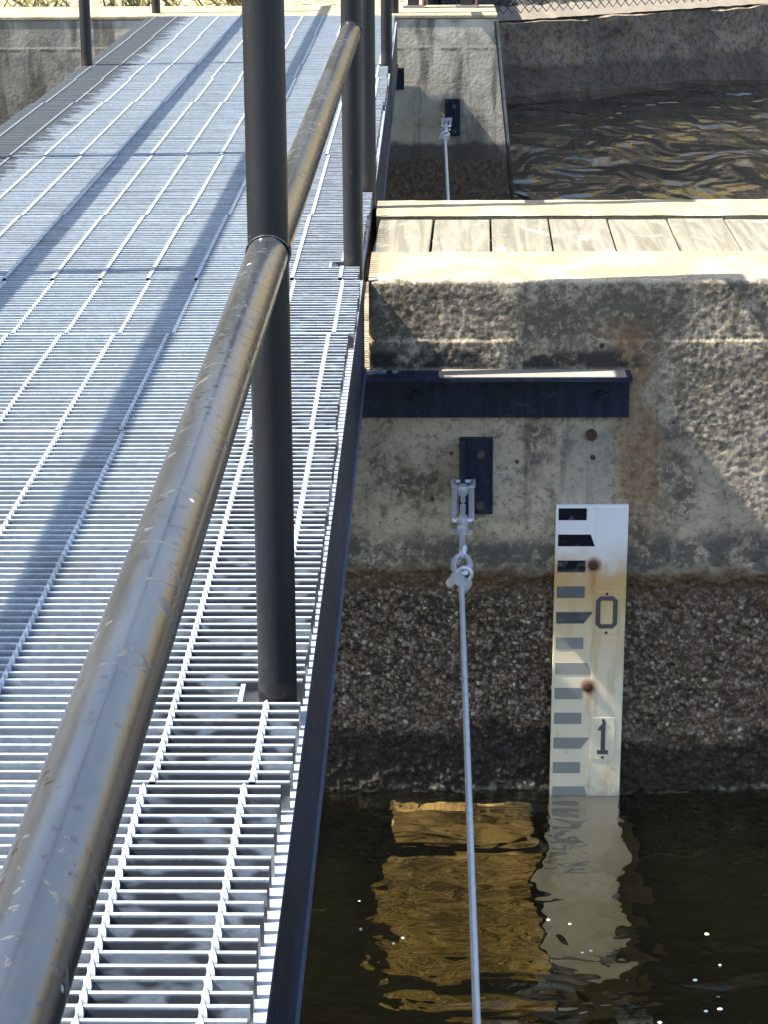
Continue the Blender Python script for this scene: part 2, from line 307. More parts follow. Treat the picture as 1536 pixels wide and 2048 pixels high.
# ------------------------------------------------------------------ walkway
GR, GL = -0.142, -1.315               # right and left ends of the bearing bars
RODS = [-0.179 - 0.0995 * k for k in range(12)]
JOINTS = [-1.6, -0.35, 0.75, 2.052, 3.386, 4.074, 4.584, 5.35, 6.344, 7.547, 8.24, 8.70, 9.85, 10.872]
GAP = {4.584: 0.024, 6.344: 0.024, 8.70: 0.02}
WHERE = ['under the camera', 'beside the bottom edge of the view', 'nearest in view, the large rail crossing it',
         'from the foot of the nearest post', 'short panel just beyond the middle of the nearest rail', 'short panel ending at the dark gap beside the pier planks',
         'beside the plank-covered pier top', 'between the pier planks and the second dark gap', 'just beyond the second dark gap', 'short panel in the far half',
         'narrow panel before the far left post', 'just beyond the far left post', 'last panel, butting against the far abutment']
def grating(i, y0, y1):
    dx = [0, 0, 0, 0.007, 0.001, 0.010, 0.004, 0.009, 0.003, 0.010, 0.004, 0.008, 0.002][i]
    root = thing('grating_panel', 'galvanised steel bar grating panel, ' + WHERE[i], 'grating', (0, y0, 0), 'grating panels of the walkway')
    g1 = GAP.get(y1, 0.006); y1 = y1 - g1
    n = max(2, round((y1 - y0) / 0.0225)); b = MB(); r = MB(); e = MB(); t = 0.0024
    rods = [x + dx for x in RODS]
    notch = next((p for p in POSTS_R if y0 < p < y1), None); nl = next((p for p in POSTS_L if y0 < p < y1), None)
    for k in range(n):
        y = t + (y1 - y0 - 2 * t) * k / (n - 1); xr = GR + dx + random.uniform(-.0012, .0012); xl = GL + dx
        if notch and -0.0235 < y + y0 - notch < 0.030: xr = -0.204
        if nl and abs(y + y0 - nl) < 0.030: xl = -1.262
        b.box(xl, xr, y - t, y + t, -0.030, random.uniform(-.0006, .0006))
    if notch: e = MB(); e.box(-0.2035, -0.1985, notch - y0 - 0.0225, notch - y0 + 0.031, -0.030, -0.001); e.build('notch_plate', ZINC, root)
    if nl: e = MB(); e.box(-1.268, -1.263, nl - y0 - 0.031, nl - y0 + 0.031, -0.030, -0.001); e.build('notch_plate', ZINC, root)
    near = y0 < 4.5
    for x in rods:
        segs = [(0.0, y1 - y0)]
        if notch and x > -0.196: segs = [(0.0, notch - y0 - 0.0235), (notch - y0 + 0.030, y1 - y0)]
        if nl and x < -1.262: segs = [(0.0, nl - y0 - 0.030), (nl - y0 + 0.030, y1 - y0)]
        for a, c in segs:
            if c - a < 0.02: continue
            if near:                                  # twisted square rod
                m = int((c - a) / 0.0028); vs = []; fs = []
                for q in range(m + 1):
                    yy = a + (c - a) * q / m; ph = math.pi / 2 * yy / 0.0225; rr = 0.0045
                    for w in range(4):
                        an = ph + w * math.pi / 2 + 0.785
                        vs.append((x + rr * math.cos(an), yy, -0.0022 + rr * math.sin(an)))
                    if q:
                        o = 4 * (q - 1); fs += [(o + w, o + (w + 1) % 4, o + 4 + (w + 1) % 4, o + 4 + w) for w in range(4)]
                fs += [(3, 2, 1, 0), tuple(4 * m + w for w in range(4))]
                r.add(vs, fs)
            else:
                r.box(x - .0038, x + .0038, a, c, -.006, 0.0018)
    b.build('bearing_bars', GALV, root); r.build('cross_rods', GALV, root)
POSTS_R = [-0.2, 2.288, 4.73, 5.716, 8.678]
POSTS_L = [-0.2, 2.262, 4.60, 6.30, 8.722]
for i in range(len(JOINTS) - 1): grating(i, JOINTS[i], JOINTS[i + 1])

def frame(y0, y1, label, cross):
    root = thing('walkway_frame', label, 'frame', (0, y0, 0), 'steel walkway frames')
    L = y1 - y0
    for side in (1, -1):
        xo = -0.130 if side == 1 else -1.324; m = MB()
        prof = [(0, -0.034), (0.0, -0.235), (-0.065, -0.235), (-0.065, -0.226), (-0.0075, -0.226), (-0.0075, -0.043), (-0.065, -0.043), (-0.065, -0.034)]
        prof = [(x * side + xo, z) for x, z in prof]
        if side == -1: prof = prof[::-1]
        m.prism([(x, 0, z) for x, z in prof], (0, L, 0)); m.build('stringer', NAVY, root, recalc=True)
        # bright bottom rolled edge and ledge the bars rest on
        b = MB(); a0, a1 = sorted((xo - 0.0012 * side, xo - 0.062 * side)); b.box(a0, a1, 0.001, L - 0.001, -0.0335, -0.0306); b.build('bearing_ledge', ZINC, root)
        b = MB(); a0, a1 = sorted((xo + 0.0003 * side, xo + 0.0042 * side)); b.box(a0, a1, 0.0, L, -0.236, -0.228); b.build('bottom_edge', EDGE, root)
    for k in range(cross):
        y = L * (k + 0.5) / cross; b = MB(); b.box(-1.256, -0.198, y - .03, y + .03, -0.16, -0.15); b.box(-1.256, -0.198, y - .004, y + .004, -0.15, -0.045); b.build('cross_member', NAVY, root)
    return root
EDGE = m_flat('worn_steel_edge', (0.05, 0.07, 0.11), 0.45, 0.2)
frame(-1.6, 4.735, 'dark navy steel channel frame under the near span of the walkway', 4)
frame(5.87, 10.87, 'dark steel channel frame under the far span of the walkway, beyond the planks', 4)
for y0, y1 in ((4.735, 5.87),):
    root = thing('walkway_frame', 'short low steel frame carrying the grating beside the pier planks', 'frame', (0, y0, 0), 'steel walkway frames')
    for a in (-0.196, -1.322): b = MB(); b.box(a, a + 0.062, 0.004, y1 - y0 - 0.004, -0.075, -0.031); b.build('support_rail', EDGE if a > -1 else NAVY, root)

def railing(name_label, x, ys, top, mid, ends=(0, 0), mat_mid=None, dxs=(0, 0, 0)):
    root = thing('guard_railing', name_label, 'railing', (x, ys[0], 0), 'guard railings of the walkway')
    for y in ys:
        m = MB(); dx = dxs[ys.index(y)]; m.tube([(dx, y - ys[0], -0.22), (dx, y - ys[0], top)], 0.0212, 28); m.build('post', PAINT, root, smooth=True)
    a, c = ys[0] - ends[0], ys[-1] + ends[1]
    m = MB(); m.tube([(dxs[0], a - ys[0], top)] + [(dxs[q], ys[q] - ys[0], top) for q in range(len(ys))] + [(dxs[-1], c - ys[0], top)], 0.0212, 24); m.build('top_rail', PAINT, root, smooth=True)
    spans = list(zip(ys[:-1], ys[1:]))
    if ends[1] > 0.5: spans.append((ys[-1], ys[-1] + ends[1]))
    if ends[0] > 0.7: spans.insert(0, (ys[0] - ends[0], ys[0]))
    for y0, y1 in spans:
        n = 40; m = MB(); da = dxs[ys.index(y0)] if y0 in ys else dxs[0]; db = dxs[ys.index(y1)] if y1 in ys else dxs[-1]
        m.tube([(da + (db - da) * k / n, y0 - ys[0] + (y1 - y0) * k / n, mid) for k in range(n + 1)], 0.0212, 32, caps=False); m.build('mid_rail', mat_mid or PAINT, root, smooth=True)
        for y, s in ((y0, 1), (y1, -1)):
            if y not in ys: continue
            w = MB(); pts = []
            for k in range(33):                       # welded saddle joint
                an = 2 * math.pi * k / 32; px = 0.0222 * math.cos(an); pts.append((px + (dxs[ys.index(y)]), y - ys[0] + s * (math.sqrt(max(0.0, 0.0235 ** 2 - px * px))), mid + 0.0222 * math.sin(an)))
            w.tube(pts[:-1], 0.0013, 8, closed=True); w.build('weld_bead', mat_mid or PAINT, root, smooth=True)
    return root
railing('right guard railing of the near span, its scuffed pipe closest to view', -0.155, [-0.2, 2.288, 4.73], 0.97, 0.487, (0.6, 0.02), RAIL, (-0.0025, -0.006, 0.003))
railing('right guard railing of the far span, dark posts in line beyond the pier planks', -0.145, [5.716, 8.678, 10.99], 0.97, 0.487, (0.02, 0.4), RAIL)
railing('left guard railing of the near span, out past the left edge of the grating', -1.294, [-0.2, 2.262, 4.60], 1.00, 0.55, (0.6, 0.86))
railing('left guard railing of the far span, one dark post in front of the stained wall', -1.294, [6.30, 8.722, 11.05], 1.00, 0.55, (0.86, 0.4))

# ------------------------------------------------------------------ plank-covered pier
def fbm(p, o=4): return noise.fractal(p, 1.0, 2.0, o)
PY = 4.79
def pier():
    root = thing('concrete_pier', 'weathered concrete pier with planks let into its top and a staff gauge on its face', 'pier', (0, PY, -1.25))
    m = MB(); zb = 1.25
    # front face as a relief: cast surface above, washed-out aggregate below the tide mark
    x0, x1, z0, z1, st = -0.364, 0.98, -0.0455, -1.62, 0.0035
    nx = int((x1 - x0) / st); nz = int((z0 - z1) / st); vs = []
    for j in range(nz + 1):
        z = z0 + (z1 - z0) * j / nz
        for i in range(nx + 1):
            x = x0 + (x1 - x0) * i / nx
            P = Vector((x, 0, z)); a = fbm(P * 5.0); b = fbm(P * 85.0 + Vector((9, 2, 3)), 3)
            lowm = min(1, max(0, (-0.72 + 0.02 * b + 0.035 * a - z) / 0.04))
            d = 0.0012 * a + 0.0011 * b
            pv = noise.voronoi(P * 24.0 + Vector((3, 5, 1)))[0][0]
            if pv < 0.17 and a > -0.1: d -= 0.006 * (1 - pv / 0.17)
            if z < -0.181: d += 0.0035
            if lowm > 0:
                v = noise.voronoi(P * 64.0)[0]; v2 = noise.voronoi(P * 31.0 + Vector((1, 7, 2)))[0]
                d = d * (1 - lowm) + lowm * (-0.013 + 0.011 * (0.55 - v[0]) + 0.011 * (0.5 - v2[0]) + 0.004 * a + 0.004 * b)
            edge = max(0, 1 - (z0 - z) / 0.010); d -= 0.007 * edge * edge + 0.006 * max(0, b) * max(0, 1 - (z0 - z) / 0.02)
            el = max(0, 1 - abs(x + 0.124) / 0.014) if z > -0.262 else 0; d -= 0.010 * el * el
            vs.append((x, -d, z + zb))
    w = nx + 1
    fs = [(j * w + i, (j + 1) * w + i, (j + 1) * w + i + 1, j * w + i + 1) for j in range(nz) for i in range(nx)
          if x0 + (x1 - x0) * i / nx > -0.1245 or z0 + (z1 - z0) * j / nz < -0.262]
    m.add(vs, fs)
    # body behind the relief
    B = lambda a, b, c, d, e, f: m.box(a, b, c - PY, d - PY, e + zb, f + zb)
    B(-0.122, 0.978, PY + 0.022, 5.10, -3.3, -0.075)
    B(0.978, 6.0, PY, 5.10, -3.3, -0.050)
    B(-0.122, 0.978, PY + 0.001, PY + 0.022, -3.3, -1.618)
    B(-0.122, 6.0, 5.10, 5.62, -3.3, -0.110)
    B(-0.122, 6.0, 5.62, 5.845, -3.3, -0.050)
    B(-1.9, -0.122, PY + 0.022, 5.84, -3.3, -0.262)
    o = m.build('pier_body', PIER, root)
    # smooth only the relief
    sm = [i < len(fs) for i in range(len(o.data.polygons))]; o.data.polygons.foreach_set('use_smooth', sm)
    t = MB(); 
    def strip(ya, yb, seed):
        n = 240; mrow = 10; v = []
        for j in range(mrow + 1):
            for i in range(n + 1):
                x = -0.122 + (2.4 + .122) * i / n; yv = ya + (yb - ya) * j / mrow
                jit = 0.004 * fbm(Vector((x * 14, seed, 0))) if j in (0, mrow) else 0
                zz = -0.0445 + 0.0015 * fbm(Vector((x * 9, yv * 9, seed))) - (0.004 if j in (0, mrow) else 0)
                v.append((x, yv + jit - PY, zz + zb))
        ww = n + 1
        t.add(v, [(j * ww + i, j * ww + i + 1, (j + 1) * ww + i + 1, (j + 1) * ww + i) for j in range(mrow) for i in range(n)])
        t.box(2.4, 6.0, ya - PY, yb - PY, -0.049 + zb, -0.045 + zb)
        # vertical lip under the strip
        t.box(-0.1215, 2.4, ya + 0.006 - PY, yb - 0.006 - PY, -0.078 + zb, -0.0505 + zb)
    strip(PY + 0.005, 5.128, 1.0); strip(5.605, 5.845, 7.0)
    t.build('top_slab', TOP, root, smooth=True)
    return root
pier()
PL = [-0.134, 0.010, 0.155, 0.299, 0.446, 0.595, 0.737, 0.885, 1.030, 1.176]
WHICH = ['touching the walkway edge', 'second from the walkway, right of the widest gap', 'third from the walkway, with swirling pale grain', 'fourth from the walkway',
         'fifth from the walkway', 'sixth from the walkway', 'seventh from the walkway, at the right edge', 'eighth from the walkway, past the right edge', 'ninth from the walkway, past the right edge']
for k in range(len(PL) - 1):
    g0 = (0.013, 0.009)[k] if k < 2 else 0.0045
    wd = PL[k + 1] - PL[k] - g0; b = MB(); sk = 0.011
    b.prism([(0, 0, -0.04), (wd, 0, -0.04), (wd + sk, 0.462, -0.04), (sk, 0.462, -0.04)], (0, 0, 0.04 + random.uniform(-.002, .001)))
    o = b.build('plank', WOOD, recalc=True, bevel=0.002); o.location = (PL[k] + (0.012 if k == 0 else 0.001), 5.136, -0.0555); 
    if k == 0: o.location.x = -0.122
    if k == 1: o.location.x += 0.004
    tag(o, 'weathered plank in the pier top, ' + WHICH[k], 'plank', 'planks across the slot in the pier')

DUST = m_flat('dusty_bare_steel', (0.20, 0.18, 0.155), 0.8, 0, 30, 0.4)
# angle bracket the near span sits on
def bracket(label, xr, Yf, group, s=1):
    root = thing('angle_bracket', label, 'bracket', (0, Yf, -0.245), group)
    m = MB(); m.prism([(-1.34, 0, 0), (-1.34, 0, -0.105), (-1.34, -0.010, -0.105), (-1.34, -0.010, -0.010), (-1.34, -0.072, -0.010), (-1.34, -0.072, -0.001), (-1.34, 0, -0.001)][1:], (xr + 1.34, 0, 0))
    m.build('angle', BLACK, root, recalc=True)
    m = MB(); m.box(0.03 if xr > 0.2 else -1.338, xr - 0.012, -0.070, -0.001, -0.0008, 0.0012); m.build('worn_lit_flange_top', DUST, root)  # dusty strip cut to its sunlit length: deck's shadow edge put into the shape
    for x in ([0.385, -0.02] if xr > 0.2 else []):
        b = MB(); b.tube([(x, -0.010, -0.055), (x, -0.022, -0.055)], 0.013, 6); b.tube([(x, -0.022, -0.055), (x, -0.030, -0.055)], 0.007, 10); b.build('anchor_bolt', BLACK, root)
    return root
bracket('black steel angle bracket bolted to the pier face under the planks', 0.447, PY - 0.003, 'steel angle brackets')
bracket('stub of steel angle bracket under the walkway at the far abutment', -0.098, 10.892, 'steel angle brackets')
m = MB(); m.tube([(0.366, PY - 0.004, -0.391), (0.366, PY - 0.014, -0.391)], 0.0125, 12); o = m.build('iron_stub', RUST, smooth=True)
tag(o, 'round rusty iron bolt stub in the pier face just under the angle bracket', 'bolt')

# anchor plates, turnbuckles and cables
def anchor(x, Yf, label):
    root = thing('anchor_plate', label, 'anchor plate', (x, Yf, -0.484), 'anchor plates for the cables')
    b = MB(); b.box(-0.002, 0.072, -0.012, 0.0, -0.088, 0.088); b.build('back_plate', BLACK, root, bevel=0.002)
    b = MB(); b.box(0.000, 0.010, -0.075, -0.012, -0.030, 0.085); b.build('lug', BLACK, root, bevel=0.002)
    for z in (0.052, -0.066):
        b = MB(); b.tube([(0.044, -0.012, z), (0.044, -0.017, z)], 0.0105, 18); b.tube([(0.044, -0.017, z), (0.044, -0.027, z)], 0.0085, 6); b.build('anchor_bolt', BOLT, root, smooth=True)
BOLT = m_flat('worn_bolt', (0.085, 0.07, 0.06), 0.5, 0.3)
anchor(0.078, PY - 0.003, 'black anchor plate with two bolts on the pier face beside the staff gauge')
anchor(0.098, 10.895, 'small black anchor plate on the far abutment wall')

def turnbuckle(label):
    root = thing('turnbuckle', label, 'turnbuckle', (0, 0, 0), 'cable turnbuckles')
    # shackle round the lug: bow towards the wall, pin through it
    b = MB(); pts = []
    for k in range(15):
        a = math.pi * k / 14; pts.append((0.021 * math.cos(a), 0.055 - 0.026 * math.sin(a) * 1.0, 0.0))
    pts = [(0.021, 0.088, 0)] + pts + [(-0.021, 0.088, 0)]
    b.tube(pts, 0.0062, 10); b.tube([(-0.026, 0.086, 0), (0.026, 0.086, 0)], 0.0065, 10); b.build('shackle', ZINC2, root, smooth=True)
    # long open body: two side bars joined by bosses
    b = MB()
    loop = []
    for k in range(9): a = math.pi * k / 8; loop.append((0.0185 * math.cos(a), 0.012 + 0.012 * math.sin(a), 0))
    for k in range(9): a = math.pi + math.pi * k / 8; loop.append((0.0185 * math.cos(a), -0.20 + 0.012 * math.sin(a), 0))
    b.tube(loop, 0.0062, 10, closed=True); b.tube([(0, 0.034, 0), (0, 0.008, 0)], 0.0115, 14); b.tube([(0, -0.198, 0), (0, -0.228, 0)], 0.0115, 14); b.build('body', ZINC2, root, smooth=True)
    b = MB(); b.tube([(0, 0.034, 0), (0, -0.06, 0)], 0.0055, 10); b.tube([(0, -0.10, 0), (0, -0.42, 0)], 0.0062, 10)
    b.tube([(-0.0, -0.262, 0), (0, -0.274, 0)], 0.012, 6); b.build('threaded_rod', ZINC2, root, smooth=True)
    b = MB(); b.prism([(-0.026, -0.262, -0.010), (0, -0.250, -0.013), (0.022, -0.268, -0.010), (0.018, -0.276, -0.010), (0, -0.262, -0.013), (-0.022, -0.272, -0.010)], (0, 0, 0.008)); b.build('lock_wire', ZINC2, root, recalc=True)
    # eye and thimble
    b = MB(); pts = []
    for k in range(17): a = 2 * math.pi * k / 17; pts.append((0.005 * math.cos(a), -0.44 + 0.022 * math.sin(a), 0.016 * math.cos(a)))
    b.tube(pts, 0.0058, 10, closed=True); b.build('eye', ZINC2, root, smooth=True)
    b = MB(); pts = []
    for k in range(21):
        t = k / 20; a = math.pi * (0.12 + 1.76 * t) - math.pi / 2; w = 0.016
        pts.append((w * math.cos(a - math.pi / 2 + math.pi / 2) if False else w * math.sin(2 * math.pi * t), -0.515 + 0.058 * math.cos(2 * math.pi * t) , 0.004))
    b.tube(pts, 0.0058, 10, closed=True); b.build('thimble', ZINC2, root, smooth=True)
    # cable clip: saddle with U-bolt and two nuts
    b = MB(); b.box(-0.021, 0.021, -0.600, -0.580, -0.012, 0.004)
    u = [(0.013 * math.cos(math.pi * k / 10), -0.59, 0.012 + 0.012 * math.sin(math.pi * k / 10)) for k in range(11)]
    b.tube([(0.013, -0.59, -0.026)] + u + [(-0.013, -0.59, -0.026)], 0.0042, 8)
    for s in (1, -1): b.tube([(s * 0.013, -0.59, -0.012), (s * 0.013, -0.59, -0.023)], 0.0095, 6)
    o = b.build('cable_clip', ZINC2, root); o.rotation_euler = (0, 0.55, 0)
    return root
ZINC2 = m_zinc('bright_fittings', (0.66, 0.69, 0.72), 0.34)
tb = turnbuckle('galvanised turnbuckle and cable clip hooked to the anchor plate beside the gauge'); tb.location = (0.082, 4.650, -0.484)
tb.rotation_euler = (math.radians(-0.6), 0, math.radians(1.2) * -1)
tb2 = copy_tree(tb); tb2.location = (0.103, 10.755, -0.484); tb2['label'] = 'distant galvanised turnbuckle hooked to the far abutment wall'
CAB = m_zinc('wire_rope', (0.58, 0.60, 0.60), 0.42)
def cable(p, q, r, label):
    m = MB(); P, Q = Vector(p), Vector(q); L = (Q - P).length; n = 8
    m.tube([P.lerp(Q, k / n) - Vector((0, 0, 0.010 * math.sin(math.pi * k / n))) for k in range(n + 1)], r, 14)
    return tag(m.build('wire_cable', CAB, smooth=True), label, 'cable', 'taut steel cables')
cable((0.0695, 4.08, -0.491), (0.046, -2.0, -0.50), 0.0052, 'taut grey steel cable running from the near turnbuckle over dark water')
cable((0.0925, 10.18, -0.491), (0.085, 5.86, -0.50), 0.0062, 'taut grey steel cable dropping from the far turnbuckle to behind the planks')

# ------------------------------------------------------------------ staff gauge
def m_gauge(name, base):
    g = G(name); p = g.pos(); x, y, z = g.sep(p); n = g.noise(p, 14, 4); n2 = g.noise(p, 60, 3)
    zz = g.math('ADD', z, g.math('MULTIPLY_ADD', n, 0.16, -0.08))
    st = g.math('MULTIPLY', g.ss(zz, -0.62, -0.73), g.ss(zz, -0.98, -0.79))
    c = g.mix(g.math('MULTIPLY', st, 0.92), base, (0.52, 0.29, 0.08))
    c = g.mix(g.math('MULTIPLY', g.ss(zz, -0.70, -0.85), 0.75), c, (0.66, 0.55, 0.34))
    for sx, sz in ((0.3765, -0.689), (0.3720, -0.981)):
        dx = g.math('ABSOLUTE', g.math('SUBTRACT', x, sx)); dz = g.math('SUBTRACT', z, sz)
        d = g.math('SQRT', g.math('ADD', g.math('MULTIPLY', dx, dx), g.math('MULTIPLY', dz, dz)))
        d = g.math('ADD', d, g.math('MULTIPLY_ADD', n2, 0.012, -0.006))
        c = g.mix(g.math('MULTIPLY', g.ss(d, 0.024, 0.010), 0.85), c, (0.26, 0.10, 0.03))
        run = g.math('MULTIPLY', g.ss(g.math('ADD', dx, g.math('MULTIPLY_ADD', n2, 0.008, -0.004)), 0.012, 0.002), g.math('MULTIPLY', g.ss(dz, 0.0, -0.01), g.ss(dz, -0.085, -0.03)))
        c = g.mix(g.math('MULTIPLY', run, 0.55), c, (0.40, 0.19, 0.06))
    sm = g.noise(g.scale(p, (30, 1, 6)), 1.0, 4, 0.65); c = g.mix(g.math('MULTIPLY', g.math('MULTIPLY', g.ss(sm, 0.52, 0.66), 0.5), g.ss(z, -0.64, -0.72)), c, (0.50, 0.36, 0.17))
    dirt = g.ss(g.noise(p, 26, 5, 0.7), 0.56, 0.70)
    c = g.mix(g.math('MULTIPLY', dirt, g.math('MULTIPLY_ADD', g.ss(z, -0.9, -1.2), 0.35, 0.05)), c, (0.35, 0.30, 0.22))
    alg = g.ss(zz, -1.225, -1.25)
    c = g.mix(g.math('MULTIPLY', alg, 0.6), c, (0.30, 0.295, 0.265))
    return g.fin(c, g.math('MULTIPLY_ADD', dirt, 0.3, 0.32), 0, g.bump(n2, 0.05, 0.001), 0.5)
def m_marks():
    g = G('scale_mark_paint'); p = g.pos(); x, y, z = g.sep(p); n = g.noise(p, 40, 4)
    c = g.mix(g.ss(z, -0.695, -0.715), (0.006, 0.007, 0.013), (0.12, 0.125, 0.12))
    c = g.mix(g.ss(z, -0.835, -0.85), c, (0.225, 0.23, 0.21))
    four = g.math('MULTIPLY', g.ss(z, -0.79, -0.795), g.ss(z, -0.83, -0.825)); c = g.mix(four, c, (0.075, 0.075, 0.075))
    c = g.mix(g.math('MULTIPLY', g.ss(n, 0.55, 0.75), 0.35), c, (0.30, 0.30, 0.28))
    return g.fin(c, 0.75, 0, None, 0.15)
def staff_gauge():
    ZT = -0.551; X0, X1 = 0.2905, 0.4515; Yb = PY - 0.004
    root = thing('staff_gauge', 'white enamel staff gauge with dark marks and digits 0 and 1, foot in water', 'gauge', (X0, Yb, ZT))
    WH = m_gauge('enamel_white', (0.80, 0.80, 0.79)); MK = m_marks(); T2 = m_gauge('number_strip_enamel', (0.76, 0.77, 0.78)); DG = m_flat('digit_paint', (0.075, 0.068, 0.075), 0.55, 0, 50, 0.5)
    lean = lambda z: 0.0035 * z / 0.7                 # the gauge leans a hair to the left at its foot
    def slab(m, poly, yo, th):
        m.prism([(x + lean(z), yo, z) for x, z in poly], (0, -th, 0))
    yf = -0.016
    m = MB(); slab(m, [(0, 0), (0, -1.65), (0.161, -1.65), (0.161, 0)], 0.0, 0.016); m.build('backing_board', WH, root, recalc=True, bevel=0.0012)
    m = MB(); slab(m, [(0.089, -0.002), (0.089, -1.64), (0.159, -1.64), (0.159, -0.002)], yf - 0.0001, 0.0012); m.build('number_strip', T2, root, recalc=True)
    m = MB(); t = 0.0005
    for k in range(19):
        zt = -0.0055 - 0.0610 * k; zb = zt - 0.0275; r = 0.066
        if k in (1, 6, 11, 16): poly = [(0.006, zt), (0.006, zb), (0.0880, zb), (0.0785, zt)]
        elif k in (4, 9, 14): poly = [(0.006, zt), (0.006, zb), (0.068, zb), (0.0880, zt)]
        else: poly = [(0.006, zt), (0.006, zb), (0.0685, zb), (0.0685, zt)]
        if zb > -1.14: m = MB(); slab(m, poly, yf - 0.0001, t); m.build('scale_mark', MK, root, recalc=True)
    def tile(zc, digit):
        m = MB(); slab(m, [(0.0915, zc + 0.050), (0.0915, zc - 0.053), (0.145, zc - 0.053), (0.145, zc + 0.050)], yf - 0.0014, 0.0012); o = m.build('number_tile', T2, root, recalc=True, bevel=0.0006)
        m = MB(); yo = yf - 0.0027; cx = 0.1185
        if digit == 0:
            a, b, ch = 0.0245, 0.0385, 0.010; s = 0.0105
            out = [(-a + ch, b), (-a, b - ch), (-a, -b + ch), (-a + ch, -b), (a - ch, -b), (a, -b + ch), (a, b - ch), (a - ch, b)]
            i_a, i_b, ic = a - s, b - s, 0.003
            inn = [(-i_a + ic, i_b), (-i_a, i_b - ic), (-i_a, -i_b + ic), (-i_a + ic, -i_b), (i_a - ic, -i_b), (i_a, -i_b + ic), (i_a, i_b - ic), (i_a - ic, i_b)]
            for q in range(8):
                w = (q + 1) % 8
                slab(m, [(cx + p[0], zc + p[1]) for p in (out[q], out[w], inn[w], inn[q])], yo, 0.0006)
        else:
            slab(m, [(cx - .0045, zc + .031), (cx - .0045, zc - .030), (cx + .0055, zc - .030), (cx + .0055, zc + .041), (cx - .001, zc + .041)], yo, 0.0006)
            slab(m, [(cx - .0125, zc - .030), (cx - .0125, zc - .040), (cx + .0125, zc - .040), (cx + .0125, zc - .030)], yo, 0.0006)
            slab(m, [(cx - .0125, zc + .019), (cx - .0045, zc + .019), (cx - .0045, zc + .031), (cx - .0075, zc + .030)], yo, 0.0006)
        m.build('digit', DG, o, recalc=True)
        for dz in (0.044, -0.048):
            q = MB(); q.tube([(cx + lean(zc), yf - 0.0026, zc + dz), (cx + lean(zc), yf - 0.0044, zc + dz)], 0.0032, 10); q.build('rivet', RUST, o)
    tile(-0.2495, 0); tile(-0.5545, 1)
    for x, z in ((0.086, -0.138), (0.0815, -0.430)):
        q = MB(); q.blob((x + lean(z), yf - 0.003, z), (0.0112, 0.006, 0.0112), 14, 8, 0.05); q.build('screw', RUST, root, smooth=True)
    return root
staff_gauge()

# ------------------------------------------------------------------ far abutment and back wall
def abutment():
    root = thing('concrete_abutment', 'stained concrete abutment wall at the far end of the walkway', 'wall', (0, 10.9, -1.25)); zb = 1.25
    m = MB(); xr = lambda z: 0.346 - 0.1045 * z
    m.prism([(-9, 0, -0.022 + zb), (-9, 0, -3.3 + zb), (xr(-3.3), 0, -3.3 + zb), (xr(-0.022), 0, -0.022 + zb)], (0, 0.55, 0)); m.build('wall_body', FARW, root, recalc=True)
    m = MB(); m.box(-9.0, 0.3475, -0.004, 0.553, -0.0215 + zb, 0.0 + zb); m.build('coping', TOP, root, bevel=0.006)
    m = MB(); m.prism([(xr(-0.03) - 0.020, -0.0, -0.03 + zb), (xr(-2.0) - 0.020, 0, -2.0 + zb), (xr(-2.0) - 0.014, 0, -2.0 + zb), (xr(-0.03) - 0.014, 0, -0.03 + zb)], (0, -0.006, 0)); m.build('edge_angle', NAVY, root, recalc=True)
abutment()

def m_gunite():
    g = G('rough_sprayed_concrete'); p = g.pos(); x, y, z = g.sep(p); n = g.noise(p, 2.0, 5, 0.6); k = g.noise(p, 14, 5, 0.7); q = g.vor(p, 26, 'F1', 1)
    c = g.mix(g.ss(n, 0.3, 0.7), (0.125, 0.083, 0.050), (0.27, 0.19, 0.12)); c = g.mix(g.math('MULTIPLY', g.ss(g.noise(p, 24, 4, 0.75), 0.46, 0.60), 0.75), c, (0.035, 0.030, 0.025))
    c = g.mix(g.math('MULTIPLY', g.sep(q)[0], 0.35), c, (0.19, 0.175, 0.16))
    zz = g.math('ADD', z, g.math('MULTIPLY_ADD', n, 0.3, -0.15))
    c = g.mix(g.math('MULTIPLY', g.ss(zz, -1.0, -1.08), 0.5), c, (0.03, 0.026, 0.022))
    return g.fin(c, 0.92, 0, g.bump(k, 0.6, 0.02), 0.2)
A0, A1 = Vector((0.62, 18.15)), Vector((2.97, 19.75)); AD = (A1 - A0).normalized(); AN = Vector((AD.y, -AD.x))   # AN points towards the camera
def wallpt(s, off): p = A0 + AD * s - AN * off; return p
